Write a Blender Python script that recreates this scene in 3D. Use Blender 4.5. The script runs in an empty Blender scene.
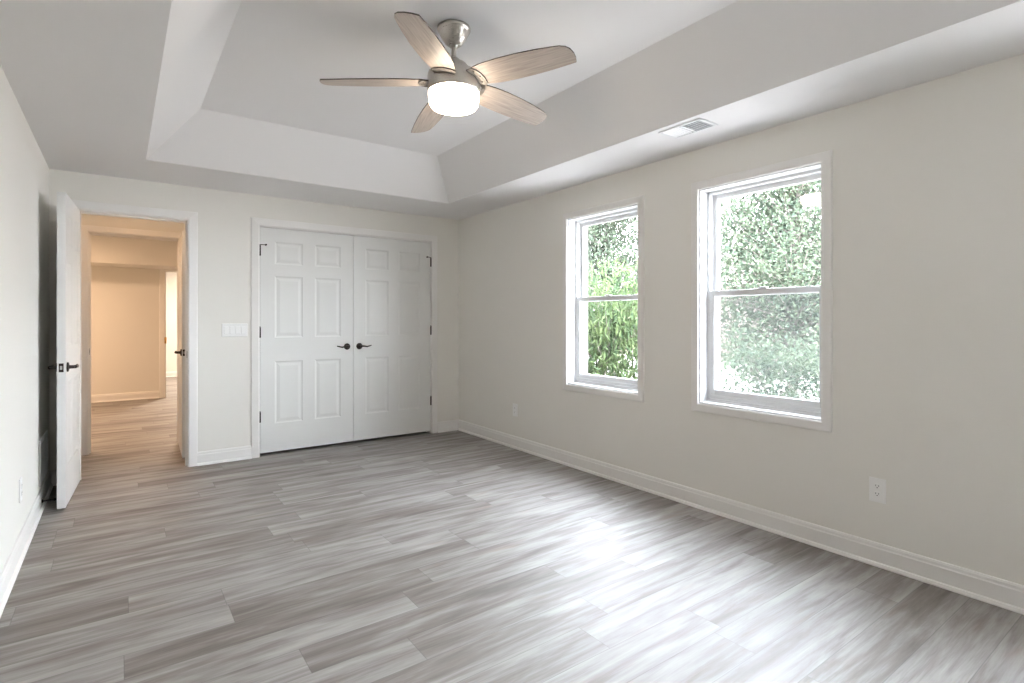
import bpy, bmesh, math, random
from mathutils import Vector, Matrix

random.seed(7)
C = bpy.context.scene.collection
PI = math.pi
sc = bpy.context.scene

# ------------------------------------------------------------------ camera
FPX = 540.0
cam = bpy.data.cameras.new('camera')
cam.sensor_fit = 'HORIZONTAL'; cam.sensor_width = 36.0
cam.lens = FPX * 36.0 / 1024.0
cam.shift_y = (320.0 - 341.5) / 1024.0
cam.clip_start = 0.02; cam.clip_end = 200
camo = bpy.data.objects.new('camera', cam); C.objects.link(camo)
YAW = math.atan(392.0 / FPX)
camo.location = (0, 0, 1.25)
camo.rotation_euler = (PI / 2, 0, -YAW)
sc.camera = camo

# ------------------------------------------------------------------ world, exposure
sc.view_settings.view_transform = 'Standard'
sc.view_settings.look = 'None'
sc.view_settings.gamma = 1.0
sc.view_settings.use_curve_mapping = False
sc.view_settings.exposure = 0.86
sc.cycles.use_denoising = True
sc.cycles.max_bounces = 14
sc.cycles.diffuse_bounces = 8
sc.cycles.glossy_bounces = 5
sc.cycles.transparent_max_bounces = 12
sc.cycles.transmission_bounces = 8
sc.cycles.sample_clamp_indirect = 6.0
sc.cycles.caustics_reflective = False
sc.cycles.caustics_refractive = False

SKY = 25.0
w = bpy.data.worlds.new('overcast_sky'); sc.world = w; w.use_nodes = True
nt = w.node_tree; nt.nodes.clear()
wo = nt.nodes.new('ShaderNodeOutputWorld'); bg = nt.nodes.new('ShaderNodeBackground')
tc = nt.nodes.new('ShaderNodeTexCoord'); sx = nt.nodes.new('ShaderNodeSeparateXYZ')
rp = nt.nodes.new('ShaderNodeValToRGB')
rp.color_ramp.elements[0].position = 0.0; rp.color_ramp.elements[0].color = (0.90, 0.93, 1.0, 1)
rp.color_ramp.elements[1].position = 0.7; rp.color_ramp.elements[1].color = (0.84, 0.89, 1.0, 1)
nt.links.new(tc.outputs['Generated'], sx.inputs[0]); nt.links.new(sx.outputs['Z'], rp.inputs[0])
nt.links.new(rp.outputs[0], bg.inputs[0]); bg.inputs[1].default_value = SKY
nt.links.new(bg.outputs[0], wo.inputs[0])

def add_light(name, kind, loc, energy, color, size=None, rot=(0, 0, 0), size_y=None, radius=None, angle=None):
    l = bpy.data.lights.new(name, kind); l.energy = energy; l.color = color
    if kind == 'AREA':
        l.shape = 'RECTANGLE' if size_y else 'DISK'
        l.size = size
        if size_y: l.size_y = size_y
    if radius is not None and kind == 'POINT': l.shadow_soft_size = radius
    if angle is not None and kind == 'SUN': l.angle = angle
    o = bpy.data.objects.new(name, l); C.objects.link(o); o.location = loc; o.rotation_euler = rot
    return o
# hazy sun coming over the roof and falling on the garden side
sd = Vector((0.72, -0.12, -0.68)).normalized()
s_ = add_light('sun', 'SUN', (0, 0, 20), 4.0, (1.0, 0.95, 0.85), angle=math.radians(6))
s_.rotation_euler = sd.to_track_quat('-Z', 'Y').to_euler()
# warm ceiling lamps of the hall and the far room beyond the bedroom door
add_light('vestibule_fill', 'AREA', (0.10, 5.60, 2.38), 1.8, (1.0, 0.60, 0.32), size=0.15)  # unseen fill added to warm the passage and its open door
add_light('hall_lamp', 'AREA', (0.10, 7.0, 2.40), 5.0, (1.0, 0.60, 0.34), size=0.3)
add_light('hall_side_lamp', 'AREA', (-1.40, 8.8, 2.40), 37.0, (1.0, 0.66, 0.42), size=0.35)
add_light('far_room_lamp', 'AREA', (1.5, 12.2, 2.40), 70.0, (1.0, 0.80, 0.64), size=0.5)

# ------------------------------------------------------------------ materials
def mat(name, color, rough=0.5, metal=0.0, spec=0.5, emis=None, estr=0.0):
    m = bpy.data.materials.new(name); m.use_nodes = True
    b = m.node_tree.nodes['Principled BSDF']
    b.inputs['Base Color'].default_value = (*color, 1)
    b.inputs['Roughness'].default_value = rough
    b.inputs['Metallic'].default_value = metal
    b.inputs['Specular IOR Level'].default_value = spec
    if emis:
        b.inputs['Emission Color'].default_value = (*emis, 1)
        b.inputs['Emission Strength'].default_value = estr
    return m
def nodes(m): return m.node_tree.nodes, m.node_tree.links, m.node_tree.nodes['Principled BSDF']
def paint(name, color, rough=0.55, bump=0.03, scale=180):
    m = mat(name, color, rough, spec=0.35); n, l, b = nodes(m)
    t = n.new('ShaderNodeTexCoord'); ns = n.new('ShaderNodeTexNoise'); ns.inputs['Scale'].default_value = scale
    ns.inputs['Detail'].default_value = 2
    bp = n.new('ShaderNodeBump'); bp.inputs['Strength'].default_value = bump; bp.inputs['Distance'].default_value = 0.002
    l.new(t.outputs['Object'], ns.inputs['Vector']); l.new(ns.outputs['Fac'], bp.inputs['Height']); l.new(bp.outputs[0], b.inputs['Normal'])
    return m
M = {}
M['wall'] = paint('wall_paint', (0.82, 0.807, 0.764), 0.6)
M['ceil'] = paint('ceiling_paint', (0.85, 0.845, 0.845), 0.75)
M['trim'] = paint('trim_paint', (0.85, 0.84, 0.82), 0.38, 0.01)
M['door'] = paint('door_paint', (0.785, 0.79, 0.775), 0.36, 0.01)
M['vinyl'] = mat('white_vinyl', (0.76, 0.77, 0.78), 0.35)
M['plastic'] = mat('white_plastic', (0.90, 0.90, 0.89), 0.35)
M['ivory'] = mat('plate_plastic', (0.90, 0.90, 0.89), 0.3)
M['slot'] = mat('slot_dark', (0.03, 0.03, 0.03), 0.6)
M['bronze'] = mat('oil_rubbed_bronze', (0.035, 0.028, 0.024), 0.38, 0.6)
M['steel'] = mat('satin_steel', (0.42, 0.41, 0.40), 0.3, 1.0)
M['brass'] = mat('brass', (0.60, 0.40, 0.16), 0.3, 1.0)
M['rubber'] = mat('black_rubber', (0.02, 0.02, 0.02), 0.6)
M['dark'] = mat('duct_dark', (0.40, 0.41, 0.42), 0.8)
M['closet'] = mat('closet_shade', (0.12, 0.12, 0.115), 0.8)  # shade inside the closed closet put into its colour
M['white_metal'] = mat('white_enamel', (0.82, 0.83, 0.84), 0.4)
M['shade'] = mat('opal_glass_lit', (0.95, 0.93, 0.9), 0.3, emis=(1.0, 0.84, 0.66), estr=15.0)
M['edge'] = mat('blade_edge_dark', (0.05, 0.035, 0.028), 0.5)

def nickel():
    m = mat('brushed_nickel', (0.50, 0.47, 0.43), 0.28, 1.0); n, l, b = nodes(m)
    t = n.new('ShaderNodeTexCoord'); mp = n.new('ShaderNodeMapping'); mp.inputs['Scale'].default_value = (8, 8, 400)
    ns = n.new('ShaderNodeTexNoise'); ns.inputs['Scale'].default_value = 3
    mr = n.new('ShaderNodeMapRange'); mr.inputs['To Min'].default_value = 0.2; mr.inputs['To Max'].default_value = 0.42
    l.new(t.outputs['Object'], mp.inputs[0]); l.new(mp.outputs[0], ns.inputs['Vector'])
    l.new(ns.outputs['Fac'], mr.inputs['Value']); l.new(mr.outputs[0], b.inputs['Roughness'])
    return m
M['nickel'] = nickel()
M['dull_nickel'] = mat('dull_nickel', (0.22, 0.205, 0.19), 0.5, 0.6)

def blade_wood():
    m = mat('weathered_oak_blade', (0.45, 0.36, 0.29), 0.45); n, l, b = nodes(m)
    t = n.new('ShaderNodeTexCoord'); mp = n.new('ShaderNodeMapping'); mp.inputs['Scale'].default_value = (3, 45, 20)
    ns = n.new('ShaderNodeTexNoise'); ns.inputs['Scale'].default_value = 2.2; ns.inputs['Detail'].default_value = 6
    r = n.new('ShaderNodeValToRGB')
    r.color_ramp.elements[0].position = 0.3; r.color_ramp.elements[0].color = (0.33, 0.275, 0.235, 1)
    r.color_ramp.elements[1].position = 0.7; r.color_ramp.elements[1].color = (0.52, 0.455, 0.40, 1)
    l.new(t.outputs['Object'], mp.inputs[0]); l.new(mp.outputs[0], ns.inputs['Vector'])
    l.new(ns.outputs['Fac'], r.inputs[0]); l.new(r.outputs[0], b.inputs['Base Color'])
    return m
M['blade'] = blade_wood()

def glass():
    m = bpy.data.materials.new('window_glass'); m.use_nodes = True; n = m.node_tree.nodes; l = m.node_tree.links
    n.clear(); o = n.new('ShaderNodeOutputMaterial'); tr = n.new('ShaderNodeBsdfTransparent'); gl = n.new('ShaderNodeBsdfGlossy')
    tr.inputs[0].default_value = (0.97, 0.985, 0.98, 1); gl.inputs['Roughness'].default_value = 0.02
    lw = n.new('ShaderNodeLayerWeight'); lw.inputs[0].default_value = 0.5; pw = n.new('ShaderNodeMath'); pw.operation = 'POWER'; pw.inputs[1].default_value = 5
    fr = n.new('ShaderNodeMath'); fr.operation = 'MULTIPLY_ADD'; fr.inputs[1].default_value = 0.8; fr.inputs[2].default_value = 0.03; mx = n.new('ShaderNodeMixShader')
    l.new(lw.outputs['Facing'], pw.inputs[0]); l.new(pw.outputs[0], fr.inputs[0])
    l.new(fr.outputs[0], mx.inputs[0]); l.new(tr.outputs[0], mx.inputs[1]); l.new(gl.outputs[0], mx.inputs[2]); l.new(mx.outputs[0], o.inputs[0])
    return m
M['glass'] = glass()
def screen():
    m = bpy.data.materials.new('insect_screen'); m.use_nodes = True; n = m.node_tree.nodes; l = m.node_tree.links
    n.clear(); o = n.new('ShaderNodeOutputMaterial'); tr = n.new('ShaderNodeBsdfTransparent'); df = n.new('ShaderNodeBsdfDiffuse')
    tl = n.new('ShaderNodeBsdfTranslucent'); ad = n.new('ShaderNodeMixShader'); ad.inputs[0].default_value = 0.5
    df.inputs[0].default_value = (0.05, 0.054, 0.054, 1); tl.inputs[0].default_value = (0.05, 0.054, 0.054, 1)
    mx = n.new('ShaderNodeMixShader'); mx.inputs[0].default_value = 0.22
    l.new(df.outputs[0], ad.inputs[1]); l.new(tl.outputs[0], ad.inputs[2])
    l.new(tr.outputs[0], mx.inputs[1]); l.new(ad.outputs[0], mx.inputs[2]); l.new(mx.outputs[0], o.inputs[0])
    return m
M['screen'] = screen()

def floor_mat():
    m = mat('grey_vinyl_planks', (0.3, 0.3, 0.3), 0.3, spec=1.0); n, l, b = nodes(m)
    def math_(op, a, b_=None, c=None):
        x = n.new('ShaderNodeMath'); x.operation = op
        for i, v in enumerate((a, b_, c)):
            if v is None: continue
            if isinstance(v, (int, float)): x.inputs[i].default_value = v
            else: l.new(v, x.inputs[i])
        return x.outputs[0]
    t = n.new('ShaderNodeTexCoord'); at = n.new('ShaderNodeAttribute'); at.attribute_name = 'tone'
    off = n.new('ShaderNodeVectorMath'); off.operation = 'MULTIPLY_ADD'
    cmb = n.new('ShaderNodeCombineXYZ')
    r100 = math_('MULTIPLY', at.outputs['Alpha'], 37.0)
    l.new(r100, cmb.inputs[0]); l.new(r100, cmb.inputs[1]); l.new(r100, cmb.inputs[2])
    add = n.new('ShaderNodeVectorMath'); add.operation = 'ADD'
    l.new(t.outputs['Object'], add.inputs[0]); l.new(cmb.outputs[0], add.inputs[1])
    def noise(scale, sc_, detail, dist=0.0, rough=0.55):
        mp = n.new('ShaderNodeMapping'); mp.inputs['Scale'].default_value = scale
        ns = n.new('ShaderNodeTexNoise'); ns.inputs['Scale'].default_value = sc_; ns.inputs['Detail'].default_value = detail
        ns.inputs['Distortion'].default_value = dist; ns.inputs['Roughness'].default_value = rough
        l.new(add.outputs[0], mp.inputs[0]); l.new(mp.outputs[0], ns.inputs['Vector']); return ns.outputs['Fac']
    broad = noise((1.7, 13, 1), 1.0, 4, 0.5)
    streak = noise((2.6, 38, 1), 1.0, 6, 0.35, 0.65)
    fine = noise((6, 260, 1), 1.0, 3)
    v = math_('ADD', math_('MULTIPLY', broad, 0.75), math_('MULTIPLY', streak, 0.40))
    v = math_('ADD', v, math_('MULTIPLY', fine, 0.12))
    v = math_('ADD', v, math_('MULTIPLY', math_('SUBTRACT', at.outputs['Fac'], 0.5), 0.31))
    r = n.new('ShaderNodeValToRGB'); e = r.color_ramp.elements
    e[0].position = 0.42; e[0].color = (0.072, 0.054, 0.043, 1)
    e[1].position = 0.82; e[1].color = (0.36, 0.34, 0.325, 1)
    x = e.new(0.56); x.color = (0.150, 0.128, 0.112, 1)
    x = e.new(0.66); x.color = (0.235, 0.218, 0.205, 1)
    l.new(v, r.inputs[0])
    # brown patches
    br = noise((2.0, 9, 1), 1.3, 2, 0.3)
    bm_ = n.new('ShaderNodeMapRange'); bm_.inputs['From Min'].default_value = 0.60; bm_.inputs['From Max'].default_value = 0.78
    bm_.inputs['To Max'].default_value = 0.7
    l.new(br, bm_.inputs['Value'])
    mix = n.new('ShaderNodeMix'); mix.data_type = 'RGBA'; mix.blend_type = 'MULTIPLY'
    l.new(bm_.outputs[0], mix.inputs['Factor']); l.new(r.outputs[0], mix.inputs['A']); mix.inputs['B'].default_value = (0.85, 0.68, 0.56, 1)
    # seams, from the plank's own UV in metres
    uv = n.new('ShaderNodeUVMap'); uv.uv_map = 'plank'; s = n.new('ShaderNodeSeparateXYZ'); l.new(uv.outputs[0], s.inputs[0])
    at2 = n.new('ShaderNodeAttribute'); at2.attribute_name = 'plen'
    du = math_('MINIMUM', s.outputs['X'], math_('SUBTRACT', at2.outputs['Fac'], s.outputs['X']))
    dv = math_('MINIMUM', s.outputs['Y'], math_('SUBTRACT', 0.1725, s.outputs['Y']))
    d = math_('MINIMUM', du, dv)
    sm = n.new('ShaderNodeMapRange'); sm.inputs['From Min'].default_value = 0.0006; sm.inputs['From Max'].default_value = 0.0022
    sm.inputs['To Min'].default_value = 0.55; sm.inputs['To Max'].default_value = 1.0; l.new(d, sm.inputs['Value'])
    m2 = n.new('ShaderNodeMix'); m2.data_type = 'RGBA'; m2.blend_type = 'MULTIPLY'; m2.inputs['Factor'].default_value = 1.0
    l.new(mix.outputs['Result'], m2.inputs['A']); l.new(sm.outputs[0], m2.inputs['B'])
    l.new(m2.outputs['Result'], b.inputs['Base Color'])
    rr = n.new('ShaderNodeMapRange'); rr.inputs['To Min'].default_value = 0.52; rr.inputs['To Max'].default_value = 0.62
    l.new(streak, rr.inputs['Value']); l.new(rr.outputs[0], b.inputs['Roughness'])
    b.inputs['IOR'].default_value = 1.74
    bp = n.new('ShaderNodeBump'); bp.inputs['Strength'].default_value = 0.12; bp.inputs['Distance'].default_value = 0.001
    l.new(math_('ADD', math_('MULTIPLY', fine, 0.5), sm.outputs[0]), bp.inputs['Height']); l.new(bp.outputs[0], b.inputs['Normal'])
    return m
M['floor'] = floor_mat()

def brick(name, c1, c2, cm):
    m = mat(name, c1, 0.85); n, l, b = nodes(m)
    t = n.new('ShaderNodeTexCoord'); mp = n.new('ShaderNodeMapping')
    br = n.new('ShaderNodeTexBrick'); br.inputs['Color1'].default_value = (*c1, 1); br.inputs['Color2'].default_value = (*c2, 1)
    br.inputs['Mortar'].default_value = (*cm, 1); br.inputs['Scale'].default_value = 1.0
    br.inputs['Brick Width'].default_value = 0.21; br.inputs['Row Height'].default_value = 0.07; br.inputs['Mortar Size'].default_value = 0.008
    sp = n.new('ShaderNodeSeparateXYZ'); cb = n.new('ShaderNodeCombineXYZ'); ad = n.new('ShaderNodeMath')
    l.new(t.outputs['Object'], sp.inputs[0]); l.new(sp.outputs[0], ad.inputs[0]); l.new(sp.outputs[1], ad.inputs[1])
    l.new(ad.outputs[0], cb.inputs[0]); l.new(sp.outputs[2], cb.inputs[1]); l.new(cb.outputs[0], br.inputs['Vector'])
    l.new(br.outputs['Color'], b.inputs['Base Color'])
    return m
M['brick'] = brick('pale_painted_brick', (0.115, 0.095, 0.09), (0.09, 0.072, 0.066), (0.15, 0.142, 0.135))
M['brick2'] = brick('pink_brick', (0.17, 0.12, 0.11), (0.14, 0.10, 0.09), (0.19, 0.17, 0.16))
def mottled(name, a, b_, scale, rough=0.8, detail=4):
    m = mat(name, a, rough); n, l, b = nodes(m)
    t = n.new('ShaderNodeTexCoord'); ns = n.new('ShaderNodeTexNoise'); ns.inputs['Scale'].default_value = scale; ns.inputs['Detail'].default_value = detail
    r = n.new('ShaderNodeValToRGB'); r.color_ramp.elements[0].position = 0.35; r.color_ramp.elements[1].position = 0.65
    r.color_ramp.elements[0].color = (*a, 1); r.color_ramp.elements[1].color = (*b_, 1)
    l.new(t.outputs['Object'], ns.inputs['Vector']); l.new(ns.outputs['Fac'], r.inputs[0]); l.new(r.outputs[0], b.inputs['Base Color'])
    return m
M['ground'] = mottled('bounce_ground', (0.50, 0.46, 0.43), (0.62, 0.58, 0.55), 3)  # ground tone raised to bounce daylight up to the ceiling strip
M['roof'] = mottled('roof_shingles', (0.13, 0.10, 0.085), (0.16, 0.13, 0.11), 8)
M['bark'] = mottled('bark', (0.13, 0.11, 0.10), (0.20, 0.17, 0.155), 14)
M['fence'] = mottled('fence_wood', (0.42, 0.33, 0.27), (0.52, 0.43, 0.36), 5)
def leaf_mat(name, a, b_):
    m = bpy.data.materials.new(name); m.use_nodes = True; n = m.node_tree.nodes; l = m.node_tree.links; n.clear()
    o = n.new('ShaderNodeOutputMaterial'); df = n.new('ShaderNodeBsdfPrincipled'); tl = n.new('ShaderNodeBsdfTranslucent'); mx = n.new('ShaderNodeMixShader')
    t = n.new('ShaderNodeTexCoord'); ns = n.new('ShaderNodeTexNoise'); ns.inputs['Scale'].default_value = 5; ns.inputs['Detail'].default_value = 3
    r = n.new('ShaderNodeValToRGB'); r.color_ramp.elements[0].position = 0.38; r.color_ramp.elements[1].position = 0.62
    r.color_ramp.elements[0].color = (*a, 1); r.color_ramp.elements[1].color = (*b_, 1)
    l.new(t.outputs['Object'], ns.inputs['Vector']); l.new(ns.outputs['Fac'], r.inputs[0])
    l.new(r.outputs[0], df.inputs['Base Color']); l.new(r.outputs[0], tl.inputs[0]); df.inputs['Roughness'].default_value = 0.75; df.inputs['Specular IOR Level'].default_value = 0.12
    mx.inputs[0].default_value = 0.4
    l.new(df.outputs[0], mx.inputs[1]); l.new(tl.outputs[0], mx.inputs[2]); l.new(mx.outputs[0], o.inputs[0])
    return m
M['leaf1'] = leaf_mat('holly_leaves', (0.046, 0.064, 0.047), (0.095, 0.118, 0.077))
M['leaf2'] = leaf_mat('fine_leaves', (0.045, 0.062, 0.045), (0.088, 0.108, 0.072))
M['leaf3'] = leaf_mat('lance_leaves', (0.035, 0.060, 0.030), (0.105, 0.140, 0.060))

# ------------------------------------------------------------------ mesh helpers
def box(bm, x0, x1, y0, y1, z0, z1, bev=0.0, seg=2, mi=0):
    x0, x1 = min(x0, x1), max(x0, x1); y0, y1 = min(y0, y1), max(y0, y1); z0, z1 = min(z0, z1), max(z0, z1)
    vs = [bm.verts.new(p) for p in ((x0, y0, z0), (x1, y0, z0), (x1, y1, z0), (x0, y1, z0), (x0, y0, z1), (x1, y0, z1), (x1, y1, z1), (x0, y1, z1))]
    fs = [bm.faces.new([vs[i] for i in f]) for f in ((3, 2, 1, 0), (4, 5, 6, 7), (0, 1, 5, 4), (1, 2, 6, 5), (2, 3, 7, 6), (3, 0, 4, 7))]
    for f in fs: f.material_index = mi
    if bev > 0:
        es = list({e for f in fs for e in f.edges})
        bmesh.ops.bevel(bm, geom=es, offset=bev, segments=seg, affect='EDGES', profile=0.5)
    return vs
def lathe(bm, prof, seg=40, origin=(0, 0, 0), axis='z', mi=0, smooth=True):
    """prof: (r, h) pairs, revolved about the axis."""
    rings = []
    for r, h in prof:
        ring = []
        if r < 1e-6:
            ring = [bm.verts.new(_ax(0, 0, h, axis, origin))]
        else:
            for k in range(seg):
                a = 2 * PI * k / seg
                ring.append(bm.verts.new(_ax(r * math.cos(a), r * math.sin(a), h, axis, origin)))
        rings.append(ring)
    for A, B in zip(rings, rings[1:]):
        for k in range(seg):
            k2 = (k + 1) % seg
            vs = []
            if len(A) == 1: vs = [A[0], B[k2], B[k]]
            elif len(B) == 1: vs = [A[k], A[k2], B[0]]
            else: vs = [A[k], A[k2], B[k2], B[k]]
            f = bm.faces.new(vs); f.smooth = smooth; f.material_index = mi
    return rings
def _ax(u, v, h, axis, o):
    if axis == 'z': p = (u, v, h)
    elif axis == 'y': p = (u, h, v)
    else: p = (h, u, v)
    return (p[0] + o[0], p[1] + o[1], p[2] + o[2])
def tube(bm, pts, rad, seg=8, cap=True, mi=0):
    pts = [Vector(p) for p in pts]
    if not isinstance(rad, (list, tuple)): rad = [rad] * len(pts)
    rings = []; up = None
    for i, p in enumerate(pts):
        d = (pts[min(i + 1, len(pts) - 1)] - pts[max(i - 1, 0)]).normalized()
        ref = Vector((0, 0, 1)) if abs(d.z) < 0.9 else Vector((1, 0, 0))
        a = d.cross(ref).normalized(); b = d.cross(a).normalized()
        rings.append([bm.verts.new(p + a * rad[i] * math.cos(2 * PI * k / seg) + b * rad[i] * math.sin(2 * PI * k / seg)) for k in range(seg)])
    for A, B in zip(rings, rings[1:]):
        for k in range(seg):
            f = bm.faces.new([A[k], A[(k + 1) % seg], B[(k + 1) % seg], B[k]]); f.smooth = True; f.material_index = mi
    if cap:
        for R_ in (rings[0], rings[-1]):
            f = bm.faces.new(R_); f.material_index = mi
def sweep(bm, prof, place, s0, s1, ends=None):
    """prof (d, z) closed outline swept from s0 to s1; place(s, d, z) gives the point."""
    e0, e1 = ends if ends else (lambda d: 0, lambda d: 0)
    A = [bm.verts.new(place(s0 + e0(d), d, z)) for d, z in prof]; B = [bm.verts.new(place(s1 + e1(d), d, z)) for d, z in prof]
    n = len(prof)
    for k in range(n): bm.faces.new([A[k], A[(k + 1) % n], B[(k + 1) % n], B[k]])
    bm.faces.new(A); bm.faces.new(B)
def obj(name, bm, m, parent=None, normals=True, weld=False):
    if normals: bmesh.ops.recalc_face_normals(bm, faces=bm.faces)
    me = bpy.data.meshes.new(name); bm.to_mesh(me); bm.free()
    for x in (m if isinstance(m, (list, tuple)) else [m]): me.materials.append(x)
    o = bpy.data.objects.new(name, me); C.objects.link(o)
    if parent is not None: o.parent = parent
    return o
def NB(): return bmesh.new()
def struct(o): o['kind'] = 'structure'; return o
def empty(name, loc, rz=0.0):
    o = bpy.data.objects.new(name, None); C.objects.link(o); o.location = loc; o.rotation_euler = (0, 0, rz); o.empty_display_size = 0.1
    return o
def tag(o, label, cat, group=None):
    o['label'] = label; o['category'] = cat
    if group: o['group'] = group
    return o

# ------------------------------------------------------------------ dimensions
L, R, D, F = -0.432, 3.126, 5.344, -0.75          # left, right, back, front wall faces
H1, H2 = 2.39, 2.72                                # lower ceiling, tray ceiling
DX0, DX1, DZ = -0.257, 0.464, 2.098                # bedroom doorway
CX0, CX1, CZ = 1.034, 2.773, 2.105                 # closet opening
WT = 0.12

def wall_cells(bm, axis, t0, t1, u0, u1, z0, z1, holes):
    us = sorted({u0, u1, *[h[0] for h in holes], *[h[1] for h in holes]}); zs = sorted({z0, z1, *[h[2] for h in holes], *[h[3] for h in holes]})
    def solid(i, j):
        if i < 0 or j < 0 or i >= len(us) - 1 or j >= len(zs) - 1: return False
        um = (us[i] + us[i + 1]) / 2; zm = (zs[j] + zs[j + 1]) / 2
        return not any(h[0] < um < h[1] and h[2] < zm < h[3] for h in holes)
    def P(t, u, z): return (t, u, z) if axis == 'x' else (u, t, z)
    cache = {}
    def V(t, u, z):
        k = (t, u, z)
        if k not in cache: cache[k] = bm.verts.new(P(t, u, z))
        return cache[k]
    for i in range(len(us) - 1):
        for j in range(len(zs) - 1):
            if not solid(i, j): continue
            a, b, c, d = us[i], us[i + 1], zs[j], zs[j + 1]
            for t in (t0, t1): bm.faces.new([V(t, a, c), V(t, b, c), V(t, b, d), V(t, a, d)])
            if not solid(i - 1, j): bm.faces.new([V(t0, a, c), V(t1, a, c), V(t1, a, d), V(t0, a, d)])
            if not solid(i + 1, j): bm.faces.new([V(t0, b, c), V(t1, b, c), V(t1, b, d), V(t0, b, d)])
            if not solid(i, j - 1): bm.faces.new([V(t0, a, c), V(t1, a, c), V(t1, b, c), V(t0, b, c)])
            if not solid(i, j + 1): bm.faces.new([V(t0, a, d), V(t1, a, d), V(t1, b, d), V(t0, b, d)])

# windows in the right wall: (y0, y1, z0, z1)
WIN = [(1.400, 2.181, 0.694, 2.117), (2.697, 3.484, 0.697, 2.117), (-0.520, 0.260, 0.703, 2.117)]
VT = 0.165                                          # inner wall thickness
XG = R + 0.080                                      # inner face of window units

# ------------------------------------------------------------------ floor (planks run along x)
def build_floor():
    ROW = 0.1725; LEN = 1.2; bm = NB()
    tone = bm.faces.layers.float.new('tone_f'); uvl = bm.loops.layers.uv.new('plank')
    colt = bm.loops.layers.float_color.new('tone'); pl = bm.loops.layers.float.new('plen')
    known = {0: 0.725, 2: 0.31, 3: 0.48, 4: 0.915, 5: 0.55, 6: 1.05, 7: 0.012, 8: 0.385, 9: 0.38, 10: 0.03, 13: 0.72, 18: 0.97}
    tones = {(0, 1): .45, (2, 1): .55, (3, 1): .42, (4, 0): .42, (4, 1): .25, (5, 0): .60, (5, 1): .18, (7, 0): .62, (7, 1): .20, (8, 1): .22, (8, 0): .58, (10, 0): .22, (10, 1): .6,
             (13, 0): .35, (13, 1): .62, (18, 0): .3, (18, 1): .6, (9, 1): .6, (6, 0): .5, (6, 1): .45, (11, 1): .55}
    rnd = random.Random(3); x0, x1 = -2.2, 3.28; n0 = math.floor((F - 0.15 - 1.10) / ROW); n1 = math.ceil((15.0 - 1.10) / ROW)
    for i in range(n0, n1):
        y = 1.10 + i * ROW; off = known.get(i, rnd.random() * LEN)
        k = math.floor((x0 - off) / LEN)
        while off + k * LEN < x1:
            a = max(x0, off + k * LEN); b = min(x1, off + (k + 1) * LEN); ph = rnd.random(); t = tones.get((i, k + 1), rnd.triangular(0.22, 0.75, 0.52))
            vs = [bm.verts.new(p) for p in ((a, y, 0), (b, y, 0), (b, y + ROW, 0), (a, y + ROW, 0))]
            f = bm.faces.new(vs)
            for lp, (u, v) in zip(f.loops, ((a, 0), (b, 0), (b, ROW), (a, ROW))):
                lp[uvl].uv = (u - (off + k * LEN), v); lp[colt] = (t, t, t, ph); lp[pl] = LEN
            k += 1
    # underside slab edge so that the floor has a thickness
    box(bm, x0, x1, 1.10 + n0 * ROW, 1.10 + n1 * ROW, -0.12, -0.004)
    for f in bm.faces:
        for lp in f.loops:
            if lp[pl] == 0: lp[pl] = 1.2; lp[colt] = (.5, .5, .5, 0)
    return struct(obj('floor', bm, M['floor'], normals=False))
build_floor()

# ------------------------------------------------------------------ ceiling with tray
TX0, TX1, TY0, TY1 = 0.150, 2.603, -0.02, 4.635
IX0, IX1, IY0, IY1 = 0.452, 2.300, 0.30, 4.310
bm = NB()
X0, X1, Y0, Y1 = L - 0.1, R + 0.2, F - 0.15, D + WT
o_ = [(X0, Y0), (X1, Y0), (X1, Y1), (X0, Y1)]; t_ = [(TX0, TY0), (TX1, TY0), (TX1, TY1), (TX0, TY1)]; i_ = [(IX0, IY0), (IX1, IY0), (IX1, IY1), (IX0, IY1)]
vo = [bm.verts.new((*p, H1)) for p in o_]; vt = [bm.verts.new((*p, H1)) for p in t_]; vi = [bm.verts.new((*p, H2)) for p in i_]
for k in range(4):
    bm.faces.new([vo[k], vo[(k + 1) % 4], vt[(k + 1) % 4], vt[k]])
    bm.faces.new([vt[k], vt[(k + 1) % 4], vi[(k + 1) % 4], vi[k]])
bm.faces.new(vi)
ut = [bm.verts.new((*p, 2.85)) for p in o_]                   # closed above
for k in range(4): bm.faces.new([vo[k], vo[(k + 1) % 4], ut[(k + 1) % 4], ut[k]])
bm.faces.new(ut)
struct(obj('ceiling', bm, M['ceil']))

# ------------------------------------------------------------------ walls
bm = NB(); wall_cells(bm, 'y', D, D + WT, L - 0.1, R + 0.02, 0, H1, [(DX0 - 0.018, DX1 + 0.018, -1, DZ + 0.018), (CX0 - 0.018, CX1 + 0.018, -1, CZ + 0.018)])
bm.faces.ensure_lookup_table()
struct(obj('wall_back', bm, M['wall']))
bm = NB(); wall_cells(bm, 'x', R, R + VT, F - 0.12, D + WT + 0.8, 0, H1, WIN); struct(obj('wall_right', bm, M['wall']))
bm = NB(); box(bm, L - 0.12, L, F - 0.12, D + WT, 0, H1); struct(obj('wall_left', bm, M['wall']))
bm = NB(); wall_cells(bm, 'y', F - 0.12, F, L - 0.12, R + VT, 0, H1, []); struct(obj('wall_front', bm, M['wall']))
# brick veneer outside the window wall
bm = NB(); wall_cells(bm, 'x', R + VT, R + VT + 0.06, F - 0.12, 9.0, -0.3, 2.9, [(y0 + 0.012, y1 - 0.012, z0 - 0.01, z1 - 0.01) for y0, y1, z0, z1 in WIN])
struct(obj('wall_exterior', bm, M['brick']))

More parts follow.
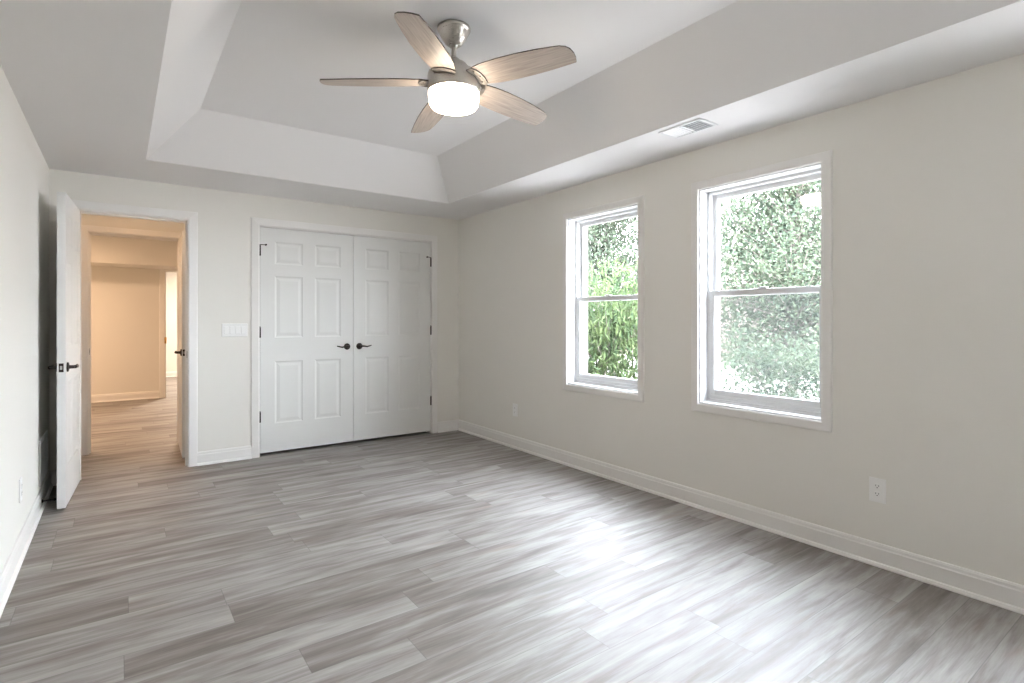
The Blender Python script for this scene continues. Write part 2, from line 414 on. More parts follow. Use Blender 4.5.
# closet shell
bm = NB()
box(bm, CX0 - 0.3, CX1 + 0.3, D + 0.75, D + 0.80, 0, H1); box(bm, CX0 - 0.35, CX0 - 0.3, D + WT, D + 0.8, 0, H1)
box(bm, CX1 + 0.3, CX1 + 0.35, D + WT, D + 0.8, 0, H1); box(bm, CX0 - 0.35, CX1 + 0.35, D + WT, D + 0.8, H1, H1 + 0.05)
struct(obj('wall_closet', bm, M['closet']))

# vestibule and hall
V2 = 6.38                                                      # room-side face of second cased opening
VX0, VX1 = -0.50, 0.56; SX0, SX1, SZ = -0.232, 0.482, 2.065
bm = NB(); box(bm, VX0 - 0.1, VX0, D + WT, V2, 0, 2.4); struct(obj('wall_vestibule_left', bm, M['wall']))
bm = NB(); box(bm, VX1, VX1 + 0.1, D + WT, V2, 0, 2.4); struct(obj('wall_vestibule_right', bm, M['wall']))
bm = NB(); wall_cells(bm, 'y', V2, V2 + WT, -2.0, 2.6, 0, 2.45, [(SX0 - 0.018, SX1 + 0.018, -1, SZ + 0.018)]); struct(obj('wall_vestibule_back', bm, M['wall']))
HY = 10.33
bm = NB(); wall_cells(bm, 'y', HY, HY + WT, -2.0, 2.6, 0, 2.45, [(0.582, 1.50, -1, 2.048)]); struct(obj('wall_hall_back', bm, M['wall']))
bm = NB(); box(bm, -2.1, -2.0, V2, 14.6, 0, 2.45); struct(obj('wall_hall_left', bm, M['wall']))
bm = NB(); box(bm, 2.6, 2.7, V2, 14.6, 0, 2.45); struct(obj('wall_hall_right', bm, M['wall']))
bm = NB(); box(bm, -2.1, 2.7, 14.0, 14.1, 0, 2.45); struct(obj('wall_far_room', bm, M['wall']))
bm = NB(); box(bm, -2.1, 2.7, V2, 14.6, 2.45, 2.52); box(bm, VX0 - 0.1, VX1 + 0.1, D + WT, V2, 2.4, 2.47)
struct(obj('ceiling_hall', bm, M['ceil']))
bm = NB(); box(bm, -2.0, 2.6, 9.68, HY, 2.067, 2.45); struct(obj('ceiling_soffit', bm, M['wall']))

# ------------------------------------------------------------------ baseboards
BB = [(0, 0), (0.026, 0), (0.026, 0.006), (0.021, 0.017), (0.0135, 0.021), (0.0135, 0.088), (0.0105, 0.094), (0.0095, 0.106), (0.006, 0.114), (0, 0.116)]
def base(name, runs):
    bm = NB()
    for place, s0, s1 in runs: sweep(bm, BB, place, s0, s1)
    return struct(obj(name, bm, M['trim']))
onR = lambda s, d, z: (R - d, s, z)
onL = lambda s, d, z: (L + d, s, z)
onB = lambda s, d, z: (s, D - d, z)
onF = lambda s, d, z: (s, F + d, z)
base('baseboard_right', [(onR, F, D)])
base('baseboard_left', [(onL, F, D)])
base('baseboard_back', [(onB, L, DX0 - 0.072), (onB, DX1 + 0.072, CX0 - 0.072), (onB, CX1 + 0.072, R)])
base('baseboard_front', [(onF, L, R)])
base('baseboard_hall', [((lambda s, d, z: (s, HY - d, z)), -2.0, 0.508)])
base('baseboard_far_room', [((lambda s, d, z: (s, 14.0 - d, z)), -2.0, 2.6)])

# ------------------------------------------------------------------ casings (trim)
CP = [(0.0, 0.006), (0.0, 0.018), (0.012, 0.018), (0.05, 0.013), (0.064, 0.011), (0.070, 0.006)]
def casing(name, x0, x1, ztop, yf, jamb, sgn=-1, wd=0.070, stop=None):
    """door casing on plane y=yf projecting toward sgn*y, plus jamb lining to y=jamb."""
    bm = NB(); rv = 0.006
    prof = [(0, 0), (0, 0.016), (0.010, 0.018), (wd * 0.7, 0.013), (wd - 0.006, 0.011), (wd, 0.008), (wd, 0)]
    for side in (-1, 1):
        e = x0 - rv if side < 0 else x1 + rv
        A = [bm.verts.new((e + side * u, yf + sgn * h, 0)) for u, h in prof]
        B = [bm.verts.new((e + side * u, yf + sgn * h, ztop + rv + u)) for u, h in prof]
        for k in range(len(prof)): bm.faces.new([A[k], A[(k + 1) % len(prof)], B[(k + 1) % len(prof)], B[k]])
        bm.faces.new(A); bm.faces.new(B)
    A = [bm.verts.new((x0 - rv - u, yf + sgn * h, ztop + rv + u)) for u, h in prof]
    B = [bm.verts.new((x1 + rv + u, yf + sgn * h, ztop + rv + u)) for u, h in prof]
    for k in range(len(prof)): bm.faces.new([A[k], A[(k + 1) % len(prof)], B[(k + 1) % len(prof)], B[k]])
    bm.faces.new(A); bm.faces.new(B)
    o = struct(obj(name, bm, M['trim']))
    bm = NB(); t = 0.018
    box(bm, x0 - t, x0, yf, jamb, 0, ztop + t); box(bm, x1, x1 + t, yf, jamb, 0, ztop + t); box(bm, x0, x1, yf, jamb, ztop, ztop + t)
    if stop is not None:
        s = 0.011
        box(bm, x0, x0 + s, stop, stop + 0.035, 0, ztop); box(bm, x1 - s, x1, stop, stop + 0.035, 0, ztop); box(bm, x0, x1, stop, stop + 0.035, ztop - s, ztop)
    obj('door_jamb', bm, M['trim'], o)
    return o
t1 = casing('trim_1', DX0, DX1, DZ, D, D + WT, stop=D + 0.045)
t2 = casing('trim_2', CX0, CX1, CZ, D, D + WT)
t3 = casing('trim_3', SX0, SX1, SZ, V2, V2 + WT, wd=0.058, stop=V2 + 0.045)
t4 = casing('trim_4', 0.600, 1.482, 2.03, HY, HY + WT, wd=0.085)
# strike plates
for p, x, y, s in ((t1, DX1, D + 0.02, -1), (t3, SX0, V2 + 0.02, 1)):
    bm = NB(); box(bm, x + s * 0.0, x + s * 0.0015, y - 0.012, y + 0.014, 0.925, 0.985); box(bm, x + s * 0.0015, x + s * 0.003, y - 0.005, y + 0.007, 0.943, 0.967)
    obj('strike_plate', bm, M['bronze'], p)

# ------------------------------------------------------------------ panelled doors
def panel_door_mesh(W, H, T, zb=0.0):
    """six-panel slab: x 0..W, y 0..T (face at y=0), z zb..zb+H"""
    bm = NB()
    k = H / 2.08
    zs = [(0.26 * k, 0.84 * k), (1.06 * k, 1.635 * k), (1.745 * k, 1.955 * k)]
    xs = [(W * 0.145, W * 0.435), (W * 0.565, W * 0.855)]
    ux = [0, xs[0][0], xs[0][1], xs[1][0], xs[1][1], W]; uz = [0]
    for a, b in zs: uz += [a, b]
    uz.append(H)
    for side in (0, 1):
        Y = (lambda dpt: dpt) if side == 0 else (lambda dpt: T - dpt)
        cache = {}
        def V(x, z, d=0.0):
            key = (round(x, 5), round(z, 5), round(d, 5))
            if key not in cache: cache[key] = bm.verts.new((x, Y(d), z + zb))
            return cache[key]
        for i in range(5):
            for j in range(7):
                a, b, c, d = ux[i], ux[i + 1], uz[j], uz[j + 1]
                if i in (1, 3) and j in (1, 3, 5):
                    steps = [(0, 0), (0.010, 0.004), (0.020, 0.005), (0.045, 0.0015), (0.050, 0.0015)]
                    for (s, dp), (s2, dp2) in zip(steps, steps[1:]):
                        q = [(a + s, c + s), (b - s, c + s), (b - s, d - s), (a + s, d - s)]; q2 = [(a + s2, c + s2), (b - s2, c + s2), (b - s2, d - s2), (a + s2, d - s2)]
                        for n in range(4):
                            m_ = (n + 1) % 4
                            bm.faces.new([V(*q[n], dp), V(*q[m_], dp), V(*q2[m_], dp2), V(*q2[n], dp2)])
                    s, dp = steps[-1]
                    bm.faces.new([V(a + s, c + s, dp), V(b - s, c + s, dp), V(b - s, d - s, dp), V(a + s, d - s, dp)])
                else: bm.faces.new([V(a, c), V(b, c), V(b, d), V(a, d)])
        if side == 0: c0 = cache
        else: c1 = cache
    per = [(x, 0) for x in ux] + [(W, z) for z in uz[1:]] + [(x, H) for x in reversed(ux[:-1])] + [(0, z) for z in reversed(uz[1:-1])]
    key = lambda p: (round(p[0], 5), round(p[1], 5), 0.0)
    for n in range(len(per)):
        p, q = per[n], per[(n + 1) % len(per)]
        bm.faces.new([c0[key(p)], c0[key(q)], c1[key(q)], c1[key(p)]])
    return bm
def lever_bm(y0, sgn, dirx):
    """rosette on y=y0 projecting sgn*y, lever toward dirx*x (local, centred on x=0,z=0)"""
    bm = NB()
    lathe(bm, [(0, 0), (0.032, 0), (0.0325, sgn * 0.004), (0.030, sgn * 0.009), (0.020, sgn * 0.011), (0.0125, sgn * 0.013), (0.011, sgn * 0.040), (0, sgn * 0.041)], 28, (0, y0, 0), 'y')
    y = y0 + sgn * 0.043
    pts = [(0, y, 0), (dirx * 0.012, y, 0.002), (dirx * 0.035, y + sgn * 0.004, 0.001), (dirx * 0.065, y + sgn * 0.005, -0.004), (dirx * 0.092, y + sgn * 0.003, 0.003), (dirx * 0.112, y - sgn * 0.003, 0.008)]
    tube(bm, pts, [0.0115, 0.0105, 0.009, 0.0075, 0.0065, 0.005], 10)
    return bm
def hinge_bm(x, y, z):
    bm = NB(); lathe(bm, [(0, z - 0.048), (0.0075, z - 0.047), (0.0075, z + 0.047), (0, z + 0.048)], 12, (x, y, 0))
    lathe(bm, [(0, z + 0.048), (0.005, z + 0.049), (0.006, z + 0.054), (0, z + 0.057)], 10, (x, y, 0))
    return bm
# closet doors (closed pair)
GAP = 0.003; ZB = 0.030; CW = (CX1 - CX0 - 3 * GAP) / 2; CH = CZ - 0.004 - ZB; YD = D + 0.004; T = 0.035
for n, (x0, hx, kx, dr) in enumerate(((CX0 + GAP, CX0 + 0.001, CX0 + GAP + CW - 0.062, -1), (CX0 + 2 * GAP + CW, CX1 - 0.001, CX0 + 2 * GAP + CW + 0.062, 1))):
    r = struct(empty('door_%d' % (n + 2), (x0, YD, 0)))
    obj('door_slab', panel_door_mesh(CW, CH, T, ZB), M['door'], r)
    o = obj('door_lever', lever_bm(0, -1, dr), M['bronze'], r); o.location = (kx - x0, 0, 0.985)
    for z in (0.36, 1.135, 1.885):
        h = obj('hinge', hinge_bm(0, 0, 0), M['bronze'], r); h.location = (hx - x0, -0.008, z)
        if z > 1.8:
            bm = NB(); s = 1 if n == 0 else -1
            tube(bm, [(0, 0, 0.052), (s * 0.012, -0.006, 0.054), (s * 0.045, -0.010, 0.055)], 0.0035, 8)
            lathe(bm, [(0, -0.016), (0.008, -0.015), (0.008, 0.004), (0, 0.006)], 10, (s * 0.048, -0.004, 0.055), 'y')
            obj('hinge_pin_stop', bm, M['bronze'], h)
# bedroom door, open against the left wall
def swing_door(name, hinge, ang, W, H, T, lever_faces, flip=1, zb=0.009, lz=0.935, hw='bronze', hinges=True):
    r = struct(empty(name, (hinge[0], hinge[1], 0), ang))
    obj('door_slab', panel_door_mesh(W, H, T, zb), M['door'], r)
    for s in lever_faces:
        o = obj('door_lever', lever_bm(0 if s < 0 else T, s, -1), M[hw], r); o.location = (W - 0.062, 0, lz)
    bm = NB(); box(bm, W, W + 0.0015, T / 2 - 0.0125, T / 2 + 0.0125, lz - 0.029, lz + 0.029); obj('latch_plate', bm, M[hw], r)
    bm = NB(); box(bm, W + 0.0015, W + 0.009, T / 2 - 0.006, T / 2 + 0.006, lz - 0.012, lz + 0.012, 0.002); obj('latch_bolt', bm, M['steel'], r)
    if hinges:
        for z in (0.25, 1.1, 1.88): h = obj('hinge', hinge_bm(0, -0.004, z), M[hw], r)
    return r
# local x runs from the hinge to the free edge; y is the thickness
def aim(h, e): return math.atan2(e[1] - h[1], e[0] - h[0])
h1 = (-0.250, D - 0.012); e1 = (-0.291, 4.612)
swing_door('door_1', h1, aim(h1, e1), 0.716, 2.084, 0.045, (-1, 1)) .rotation_euler.z
d1 = bpy.data.objects['door_1']
# thickness must fall on the wall side: local +y of a door pointing to -y is +x, so mirror by shifting
th = 0.045
for ch in d1.children: ch.location.y -= th
h2 = (SX1 - 0.006, V2 - 0.012); e2 = (0.452, 5.69)
d4 = swing_door('door_4', h2, aim(h2, e2), 0.69, 2.045, 0.035, (-1, 1), lz=0.955, hinges=False)
bm = NB(); lathe(bm, [(0, 0.87), (0.010, 0.872), (0.010, 0.97), (0, 0.972)], 12, (0.597, HY - 0.022, 0)); box(bm, 0.578, 0.597, HY - 0.0215, HY - 0.0185, 0.872, 0.97); obj('hinge', bm, M['brass'], t4)

# ------------------------------------------------------------------ windows
for n, (y0, y1, z0, z1) in enumerate(WIN):
    r = struct(empty('window_%d' % (n + 1), (R, (y0 + y1) / 2, z0)))
    ox, oy, oz = r.location
    def lo(bm, a, b, c, d, e, f, bev=0.0): box(bm, a - ox, b - ox, c - oy, d - oy, e - oz, f - oz, bev)
    # casing, mitred picture frame
    bm = NB(); wd = 0.052; prof = [(0, 0), (0, 0.016), (0.008, 0.019), (0.040, 0.018), (wd - 0.003, 0.017), (wd, 0.014), (wd, 0)]
    cs = [(y0, z0), (y1, z0), (y1, z1), (y0, z1)]; sg = [(-1, -1), (1, -1), (1, 1), (-1, 1)]
    rings = [[bm.verts.new((-h, c[0] + s[0] * u - oy, c[1] + s[1] * u - oz)) for u, h in prof] for c, s in zip(cs, sg)]
    for k in range(4):
        A, B = rings[k], rings[(k + 1) % 4]
        for q in range(len(prof)): bm.faces.new([A[q], A[(q + 1) % len(prof)], B[(q + 1) % len(prof)], B[q]])
    obj('window_casing', bm, M['trim'], r)
    # reveal lining and sill
    bm = NB(); t = 0.008
    lo(bm, R, XG, y0, y0 + t, z0, z1); lo(bm, R, XG, y1 - t, y1, z0, z1); lo(bm, R, XG, y0, y1, z1 - t, z1)
    obj('window_lining', bm, M['vinyl'], r)
    bm = NB(); lo(bm, R - 0.004, XG, y0, y1, z0, z0 + 0.012, 0.003); obj('window_sill', bm, M['vinyl'], r)
    # frame
    bm = NB(); f = 0.026; xo = R + VT
    lo(bm, XG, xo, y0, y0 + f, z0, z1, 0.002); lo(bm, XG, xo, y1 - f, y1, z0, z1, 0.002)
    lo(bm, XG, xo, y0, y1, z1 - f, z1, 0.002); lo(bm, XG, xo, y0, y1, z0, z0 + 0.032, 0.002); lo(bm, XG - 0.012, XG + 0.004, y0, y1, z0, z0 + 0.020, 0.003)
    for yy in (y0 + f, y1 - f): lo(bm, XG + 0.037, XG + 0.043, yy - 0.006, yy + 0.006, z0, z1)   # sash track
    obj('window_frame', bm, M['vinyl'], r)
    zm = 1.425
    def sash(name, xa, xb, za, zb_, bot, top):
        bm = NB(); st = 0.030; a, b = y0 + f, y1 - f
        lo(bm, xa, xb, a, a + st, za, zb_, 0.003); lo(bm, xa, xb, b - st, b, za, zb_, 0.003)
        lo(bm, xa, xb, a + st, b - st, za, za + bot, 0.003); lo(bm, xa, xb, a + st, b - st, zb_ - top, zb_, 0.003)
        s = obj(name, bm, M['vinyl'], r)
        xm = (xa + xb) / 2; bm = NB(); lo(bm, xm - 0.002, xm + 0.002, a + st - 0.004, b - st + 0.004, za + bot - 0.004, zb_ - top + 0.004)
        obj('window_pane', bm, M['glass'], s); return s
    bm = NB(); lo(bm, XG - 0.002, XG + 0.010, y0 + f, y1 - f, z0 + 0.036, z0 + 0.056, 0.003); rail = obj('finger_rail', bm, M['vinyl'])
    sl = sash('lower_sash', XG + 0.004, XG + 0.036, z0 + 0.032, zm + 0.020, 0.060, 0.036)
    rail.parent = sl
    su = sash('upper_sash', XG + 0.044, XG + 0.076, zm - 0.018, z1 - f, 0.034, 0.030)
    bm = NB(); lo(bm, XG - 0.004, XG + 0.02, (y0 + y1) / 2 - 0.03, (y0 + y1) / 2 + 0.03, zm + 0.020, zm + 0.030, 0.003); obj('sash_lock', bm, M['vinyl'], sl)
    if n == 0:
        bm = NB(); lo(bm, xo - 0.006, xo - 0.004, y0 + f, y1 - f, z0 + 0.03, zm); obj('insect_screen', bm, M['screen'], r)
# ------------------------------------------------------------------ ceiling fan
FX, FY = 1.362, 2.374
fan = tag(empty('ceiling_fan', (FX, FY, H2)), 'brushed nickel ceiling fan with five grey oak blades and a lit drum light', 'ceiling fan')
bm = NB(); lathe(bm, [(0, 0), (0.083, 0), (0.084, -0.012), (0.080, -0.018), (0.076, -0.022), (0.071, -0.036), (0.058, -0.060), (0.044, -0.078), (0.034, -0.086), (0.024, -0.088), (0.018, -0.089), (0.018, -0.100), (0, -0.100)], 48)
obj('canopy', bm, M['nickel'], fan)
bm = NB(); lathe(bm, [(0.0125, -0.09), (0.0125, -0.16)], 20); obj('downrod', bm, M['nickel'], fan)
bm = NB(); lathe(bm, [(0, -0.150), (0.020, -0.151), (0.027, -0.157), (0.029, -0.168), (0.044, -0.172), (0.062, -0.182), (0.076, -0.198), (0.082, -0.214), (0.083, -0.226), (0.118, -0.229), (0.130, -0.236), (0.132, -0.250), (0.132, -0.318), (0.128, -0.327), (0, -0.327)], 56)
obj('motor_housing', bm, M['nickel'], fan)
bm = NB(); lathe(bm, [(0.120, -0.322), (0.1265, -0.326), (0.128, -0.333), (0.1275, -0.352), (0.122, -0.385), (0.112, -0.399), (0.085, -0.409), (0.040, -0.413), (0, -0.414)], 56)
obj('lamp_shade', bm, M['shade'], fan)
BZ = -0.272
def blade_bm():
    # outline in plan: u outward, v across (+v is the trailing, lower side)
    le = [(0.125, -0.050), (0.16, -0.064), (0.22, -0.070), (0.30, -0.071), (0.40, -0.066), (0.50, -0.055), (0.57, -0.044), (0.615, -0.035), (0.640, -0.022), (0.654, -0.002), (0.659, 0.028), (0.656, 0.060), (0.646, 0.088)]
    te = [(0.60, 0.091), (0.52, 0.095), (0.42, 0.096), (0.32, 0.092), (0.24, 0.085), (0.17, 0.070), (0.125, 0.046)]
    ol = le + te; bm = NB(); t = 0.006
    top = [bm.verts.new((u, v, t / 2)) for u, v in ol]; bot = [bm.verts.new((u, v, -t / 2)) for u, v in ol]
    f = bm.faces.new(top); f.material_index = 1
    bm.faces.new(bot)
    for k in range(len(ol)):
        q = bm.faces.new([top[k], top[(k + 1) % len(ol)], bot[(k + 1) % len(ol)], bot[k]]); q.material_index = 1
    return bm
def bracket_bm():
    bm = NB()
    pts = [(0.085, -0.050), (0.125, -0.062), (0.150, -0.066), (0.168, -0.045), (0.178, -0.015), (0.180, 0.020), (0.172, 0.055), (0.160, 0.070), (0.125, 0.050), (0.085, 0.040)]
    a = [bm.verts.new((u, v, -0.0035)) for u, v in pts]; b = [bm.verts.new((u, v, -0.009)) for u, v in pts]
    bm.faces.new(a); bm.faces.new(b)
    for k in range(len(pts)): bm.faces.new([a[k], a[(k + 1) % len(pts)], b[(k + 1) % len(pts)], b[k]])
    for u, v in ((0.150, -0.040), (0.150, 0.040), (0.162, 0.0)): lathe(bm, [(0, -0.009), (0.005, -0.009), (0.004, -0.0115), (0, -0.012)], 10, (u, v, 0))
    return bm
A0, PITCH = 4.5, 13.4
b0 = obj('fan_blade', blade_bm(), [M['blade'], M['edge']], fan); k0 = obj('blade_bracket', bracket_bm(), M['dull_nickel'], b0)
for k in range(5):
    b = b0 if k == 0 else b0.copy()
    if k:
        C.objects.link(b); b.parent = fan; kk = k0.copy(); C.objects.link(kk); kk.parent = b
    b.rotation_mode = 'XYZ'
    b.matrix_local = Matrix.Translation((0, 0, BZ)) @ Matrix.Rotation(math.radians(-1.6), 4, Vector((0.81, -0.587, 0))) @ Matrix.Rotation(math.radians(-1.0), 4, Vector((0.587, 0.81, 0))) @ Matrix.Scale(0.985, 4) @ Matrix.Rotation(math.radians(A0 + 72 * k), 4, 'Z') @ Matrix.Rotation(math.radians(1.7), 4, 'Y') @ Matrix.Rotation(-math.radians(PITCH), 4, 'X')

# ------------------------------------------------------------------ ceiling register
vent = tag(empty('ceiling_vent', (2.733, 1.985, H1)), 'white louvred air register set flush in the ceiling strip above the windows', 'vent')
VW, VL = 0.070, 0.125                                          # half sizes (x, y)
bm = NB()
box(bm, -VW - .022, -VW, -VL - .022, VL + .022, -0.007, 0, 0.002); box(bm, VW, VW + .022, -VL - .022, VL + .022, -0.007, 0, 0.002)
box(bm, -VW, VW, -VL - .022, -VL, -0.007, 0, 0.002); box(bm, -VW, VW, VL, VL + .022, -0.007, 0, 0.002)
obj('vent_frame', bm, M['white_metal'], vent)
bm = NB(); box(bm, -VW, VW, -VL, VL, -0.0015, -0.0005); obj('duct_opening', bm, M['dark'], vent)
bm = NB()
for k in range(13):
    y = -VL + 0.010 + k * (2 * VL - 0.02) / 12; a = 0.5 if k < 6 else -0.5
    if k == 6: box(bm, -VW, VW, y - .004, y + .004, -0.007, -0.0015); continue
    vs = [bm.verts.new(p) for p in ((-VW, y - .006 * a / .6, -0.007), (VW, y - .006 * a / .6, -0.007), (VW, y + .003 * a / .6, -0.0016), (-VW, y + .003 * a / .6, -0.0016))]
    vs2 = [bm.verts.new((v.co.x, v.co.y + 0.0012, v.co.z)) for v in vs]
    bm.faces.new(vs); bm.faces.new(vs2)
    for q in range(4): bm.faces.new([vs[q], vs[(q + 1) % 4], vs2[(q + 1) % 4], vs2[q]])
obj('louvre', bm, M['white_metal'], vent)

# ------------------------------------------------------------------ wall plates
def outlet(name, loc, rz, label):
    """front of plate faces local -y"""
    r = tag(empty(name, loc, rz), label, 'outlet', 'duplex power outlets')
    bm = NB(); box(bm, -0.038, 0.038, -0.006, 0, -0.062, 0.062, 0.003); obj('cover_plate', bm, M['ivory'], r)
    for z in (-0.020, 0.020):
        bm = NB(); n = 20; a = []
        for k in range(n):
            t = 2 * PI * k / n; a.append((0.0165 * math.cos(t), max(-0.0135, min(0.0135, 0.0175 * math.sin(t)))))
        A = [bm.verts.new((x, -0.006, z + q)) for x, q in a]; B = [bm.verts.new((x * .96, -0.0085, z + q * .96)) for x, q in a]
        bm.faces.new(B)
        for k in range(n): bm.faces.new([A[k], A[(k + 1) % n], B[(k + 1) % n], B[k]])
        s = obj('socket', bm, M['ivory'], r)
        bm = NB(); box(bm, -0.0075, -0.0055, -0.0088, -0.0082, z, z + 0.008); box(bm, 0.0055, 0.0075, -0.0088, -0.0082, z, z + 0.008)
        lathe(bm, [(0, -0.0088), (0.0025, -0.0088), (0.0025, -0.0082), (0, -0.0082)], 10, (0, 0, z - 0.006), 'y'); obj('socket_slots', bm, M['slot'], s)
    bm = NB(); lathe(bm, [(0, -0.0075), (0.003, -0.007), (0.0035, -0.006), (0, -0.006)], 12, (0, 0, 0), 'y'); obj('screw', bm, M['plastic'], r)
    return r
outlet('power_outlet', (R, 1.132, 0.383), -PI / 2, 'white duplex power outlet on the window wall, below and to the right of both windows')
outlet('power_outlet', (R, 4.25, 0.371), -PI / 2, 'small white power outlet on the window wall, between the closet corner and the far window')
outlet('power_outlet', (L, 3.87, 0.345), PI / 2, 'white power outlet low on the left wall, in front of the open door')
sw = tag(empty('light_switch', (0.827, D, 1.160)), 'wide white plate of four rocker light switches between the doorway and the closet', 'light switch')
bm = NB(); box(bm, -0.103, 0.103, -0.006, 0, -0.058, 0.058, 0.003); obj('cover_plate', bm, M['ivory'], sw)
for k in range(4):
    x = -0.069 + 0.046 * k; bm = NB()
    vs = [bm.verts.new(p) for p in ((x - .0165, -.0055, -.033), (x + .0165, -.0055, -.033), (x + .0165, -.0055, .033), (x - .0165, -.0055, .033), (x - .0155, -.0105, -.032), (x + .0155, -.0105, -.032), (x + .0155, -.0070, .032), (x - .0155, -.0070, .032))]
    for f in ((0, 1, 5, 4), (1, 2, 6, 5), (2, 3, 7, 6), (3, 0, 4, 7), (4, 5, 6, 7)): bm.faces.new([vs[i] for i in f])
    obj('rocker', bm, M['plastic'], sw)

# return air grille on the left wall behind the door
gr = tag(empty('return_grille', (L, 4.93, 0.300)), 'white return air grille low on the left wall behind the open door', 'vent')
bm = NB(); gy, gz = 0.225, 0.150
box(bm, 0, 0.008, -gy, -gy + .028, -gz, gz, 0.002); box(bm, 0, 0.008, gy - .028, gy, -gz, gz, 0.002)
box(bm, 0, 0.008, -gy + .028, gy - .028, -gz, -gz + .028, 0.002); box(bm, 0, 0.008, -gy + .028, gy - .028, gz - .028, gz, 0.002)
obj('vent_frame', bm, M['white_metal'], gr)
bm = NB(); box(bm, 0.0004, 0.0014, -gy + .02, gy - .02, -gz + .02, gz - .02); obj('duct_opening', bm, M['dark'], gr)
bm = NB()
for k in range(14):
    z = -gz + 0.036 + k * 0.0175
    vs = [bm.verts.new(p) for p in ((0.0016, -gy + .026, z + .008), (0.0016, gy - .026, z + .008), (0.008, gy - .026, z - .003), (0.008, -gy + .026, z - .003))]
    vs2 = [bm.verts.new((v.co.x, v.co.y, v.co.z - 0.0015)) for v in vs]
    bm.faces.new(vs); bm.faces.new(vs2)
    for q in range(4): bm.faces.new([vs[q], vs[(q + 1) % 4], vs2[(q + 1) % 4], vs2[q]])
obj('louvre', bm, M['white_metal'], gr)

# spring door stop on the left baseboard
ds = tag(empty('door_stop', (L + 0.0135, 4.72, 0.050)), 'dark spring door stop screwed to the left baseboard beside the open door', 'door stop')
bm = NB(); lathe(bm, [(0, 0), (0.013, 0), (0.012, 0.004), (0.006, 0.008), (0, 0.008)], 20, (0, 0, 0), 'x'); obj('mounting_plate', bm, M['bronze'], ds)
bm = NB(); tube(bm, [(0.006 + 0.055 * k / 160, 0.0052 * math.cos(k * 0.7), 0.0052 * math.sin(k * 0.7)) for k in range(161)], 0.0014, 5); obj('spring', bm, M['bronze'], ds)
bm = NB(); lathe(bm, [(0, 0.058), (0.008, 0.059), (0.009, 0.066), (0.006, 0.073), (0, 0.074)], 18, (0, 0, 0), 'x'); obj('rubber_tip', bm, M['rubber'], ds)

# ------------------------------------------------------------------ garden
bm = NB(); box(bm, R + VT + 0.06, 40, -20, 40, -0.55, -0.35); struct(obj('ground', bm, M['ground']))
GZ = -0.35
def leaves(bm, pts, size, ratio, rnd, droop=0.3):
    for p in pts:
        a = rnd.uniform(0, 2 * PI); e = rnd.uniform(-1.0, 0.7) - droop
        d = Vector((math.cos(a) * math.cos(e), math.sin(a) * math.cos(e), math.sin(e)))
        s = d.cross(Vector((rnd.uniform(-.5, .5), rnd.uniform(-.5, .5), 1))).normalized(); nrm = d.cross(s)
        ln = size * rnd.uniform(0.7, 1.3); wd = ln * ratio
        q = [p, p + d * ln * .5 + s * wd * .5 + nrm * wd * .15, p + d * ln, p + d * ln * .5 - s * wd * .5 + nrm * wd * .15]
        v = [bm.verts.new(x) for x in q]
        bm.faces.new((v[0], v[1], v[2])); bm.faces.new((v[0], v[2], v[3]))
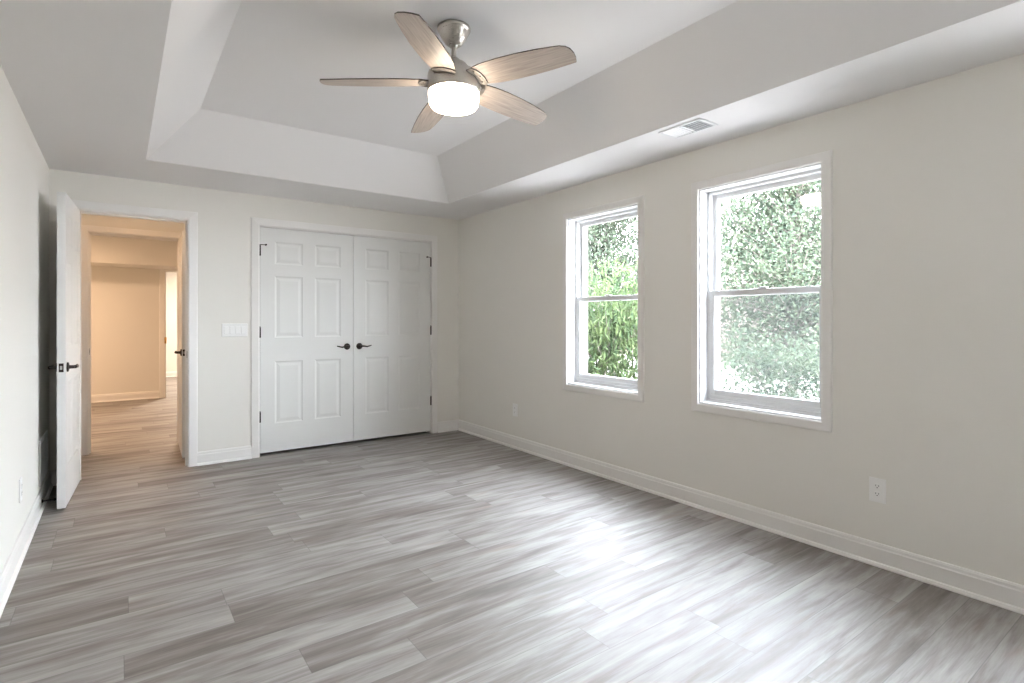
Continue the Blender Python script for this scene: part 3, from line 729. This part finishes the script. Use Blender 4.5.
def plant(name, loc, label, cat, h0, h1, rad, nb, nl, size, ratio, lm, seed, trunks=1, trad=0.06, droop=0.3, group=None, spread=0.19):
    rnd = random.Random(seed); r = tag(empty(name, (loc[0], loc[1], GZ)), label, cat, group)
    bw = NB(); bl = NB(); tips = []
    for t in range(trunks):
        bx, by = rnd.uniform(-.15, .15) * (trunks > 1) * 2, rnd.uniform(-.15, .15) * (trunks > 1) * 2
        top = Vector((bx * 2 + rnd.uniform(-.2, .2), by * 2 + rnd.uniform(-.2, .2), h1 * 0.92)); b_ = Vector((bx, by, -0.02))
        sp = [b_.lerp(top, k / 6) + Vector((rnd.uniform(-.05, .05), rnd.uniform(-.05, .05), 0)) * (0 < k) for k in range(7)]
        tube(bw, sp, [trad * (1 - 0.13 * k) for k in range(7)], 8)
        for k in range(nb // trunks):
            f = rnd.uniform(0.12, 1.0); z = h0 + (h1 - h0) * f; s = b_.lerp(top, min(1, z / h1 * 0.9)); a = rnd.uniform(0, 2 * PI)
            rr = rad * math.sqrt(max(0.40, 1 - abs(2 * f - 0.95) ** 2.4)) * rnd.uniform(0.55, 1.05)
            e = Vector((s.x + rr * math.cos(a), s.y + rr * math.sin(a), z + rnd.uniform(0.0, 0.35))); m_ = s.lerp(e, 0.5) + Vector((0, 0, rnd.uniform(-.1, .15)))
            tube(bw, [s, m_, e], [trad * .28, trad * .16, trad * .05], 5, False)
            for q in range(1, 9): tips.append((s.lerp(m_, q / 4) if q < 4 else m_.lerp(e, (q - 4) / 4), q / 8))
    pts = []
    for c, q in rnd.choices(tips, weights=[q for _, q in tips], k=nl):
        g = spread * (0.6 + 0.9 * q); pts.append(c + Vector((rnd.gauss(0, g), rnd.gauss(0, g), rnd.gauss(0, g))))
    leaves(bl, pts, size, ratio, rnd, droop)
    obj('branches', bw, M['bark'], r, normals=False); obj('foliage', bl, lm, r, normals=False)
    return r
plant('holly_tree', (10.2, 5.1), 'tree with small rounded leaves filling the view of the near window', 'tree', 0.0, 5.0, 2.15, 400, 56000, 0.075, 0.6, M['leaf1'], 11, trunks=3, trad=0.06)
plant('leafy_shrub', (4.98, 4.98), 'bright green shrub with long narrow leaves in the lower half of the far window', 'shrub', 0.1, 1.95, 0.85, 110, 9500, 0.12, 0.2, M['leaf3'], 12, trunks=5, trad=0.022, droop=0.6, spread=0.13)
plant('garden_tree', (12.0, 12.0), 'fine-leaved tree rising behind the shrub in the far window', 'tree', 0.4, 6.6, 2.5, 380, 70000, 0.10, 0.5, M['leaf2'], 13, trunks=2, trad=0.07)

plant('low_shrub', (6.55, 3.3), 'low rounded green shrub at the bottom of the near window view', 'shrub', 0.0, 1.15, 0.6, 60, 6500, 0.06, 0.55, M['leaf1'], 21, trunks=4, trad=0.02, spread=0.10)

# neighbouring house, faint behind the foliage
nh = tag(empty('neighbouring_house', (19.0, 7.0, GZ)), 'pink brick house with a brown shingle roof far behind the garden trees', 'house')
bm = NB(); box(bm, 0, 8, -9, 12, 0, 2.9); obj('house_wall', bm, M['brick2'], nh)
bm = NB(); v = [bm.verts.new(p) for p in ((-.4, -9.4, 2.85), (-.4, 12.4, 2.85), (8.4, 12.4, 2.85), (8.4, -9.4, 2.85), (4, -9.4, 5.0), (4, 12.4, 5.0))]
for f in ((0, 1, 5, 4), (2, 3, 4, 5), (0, 4, 3), (1, 2, 5), (0, 3, 2, 1)): bm.faces.new([v[i] for i in f])
obj('house_roof', bm, M['roof'], nh)
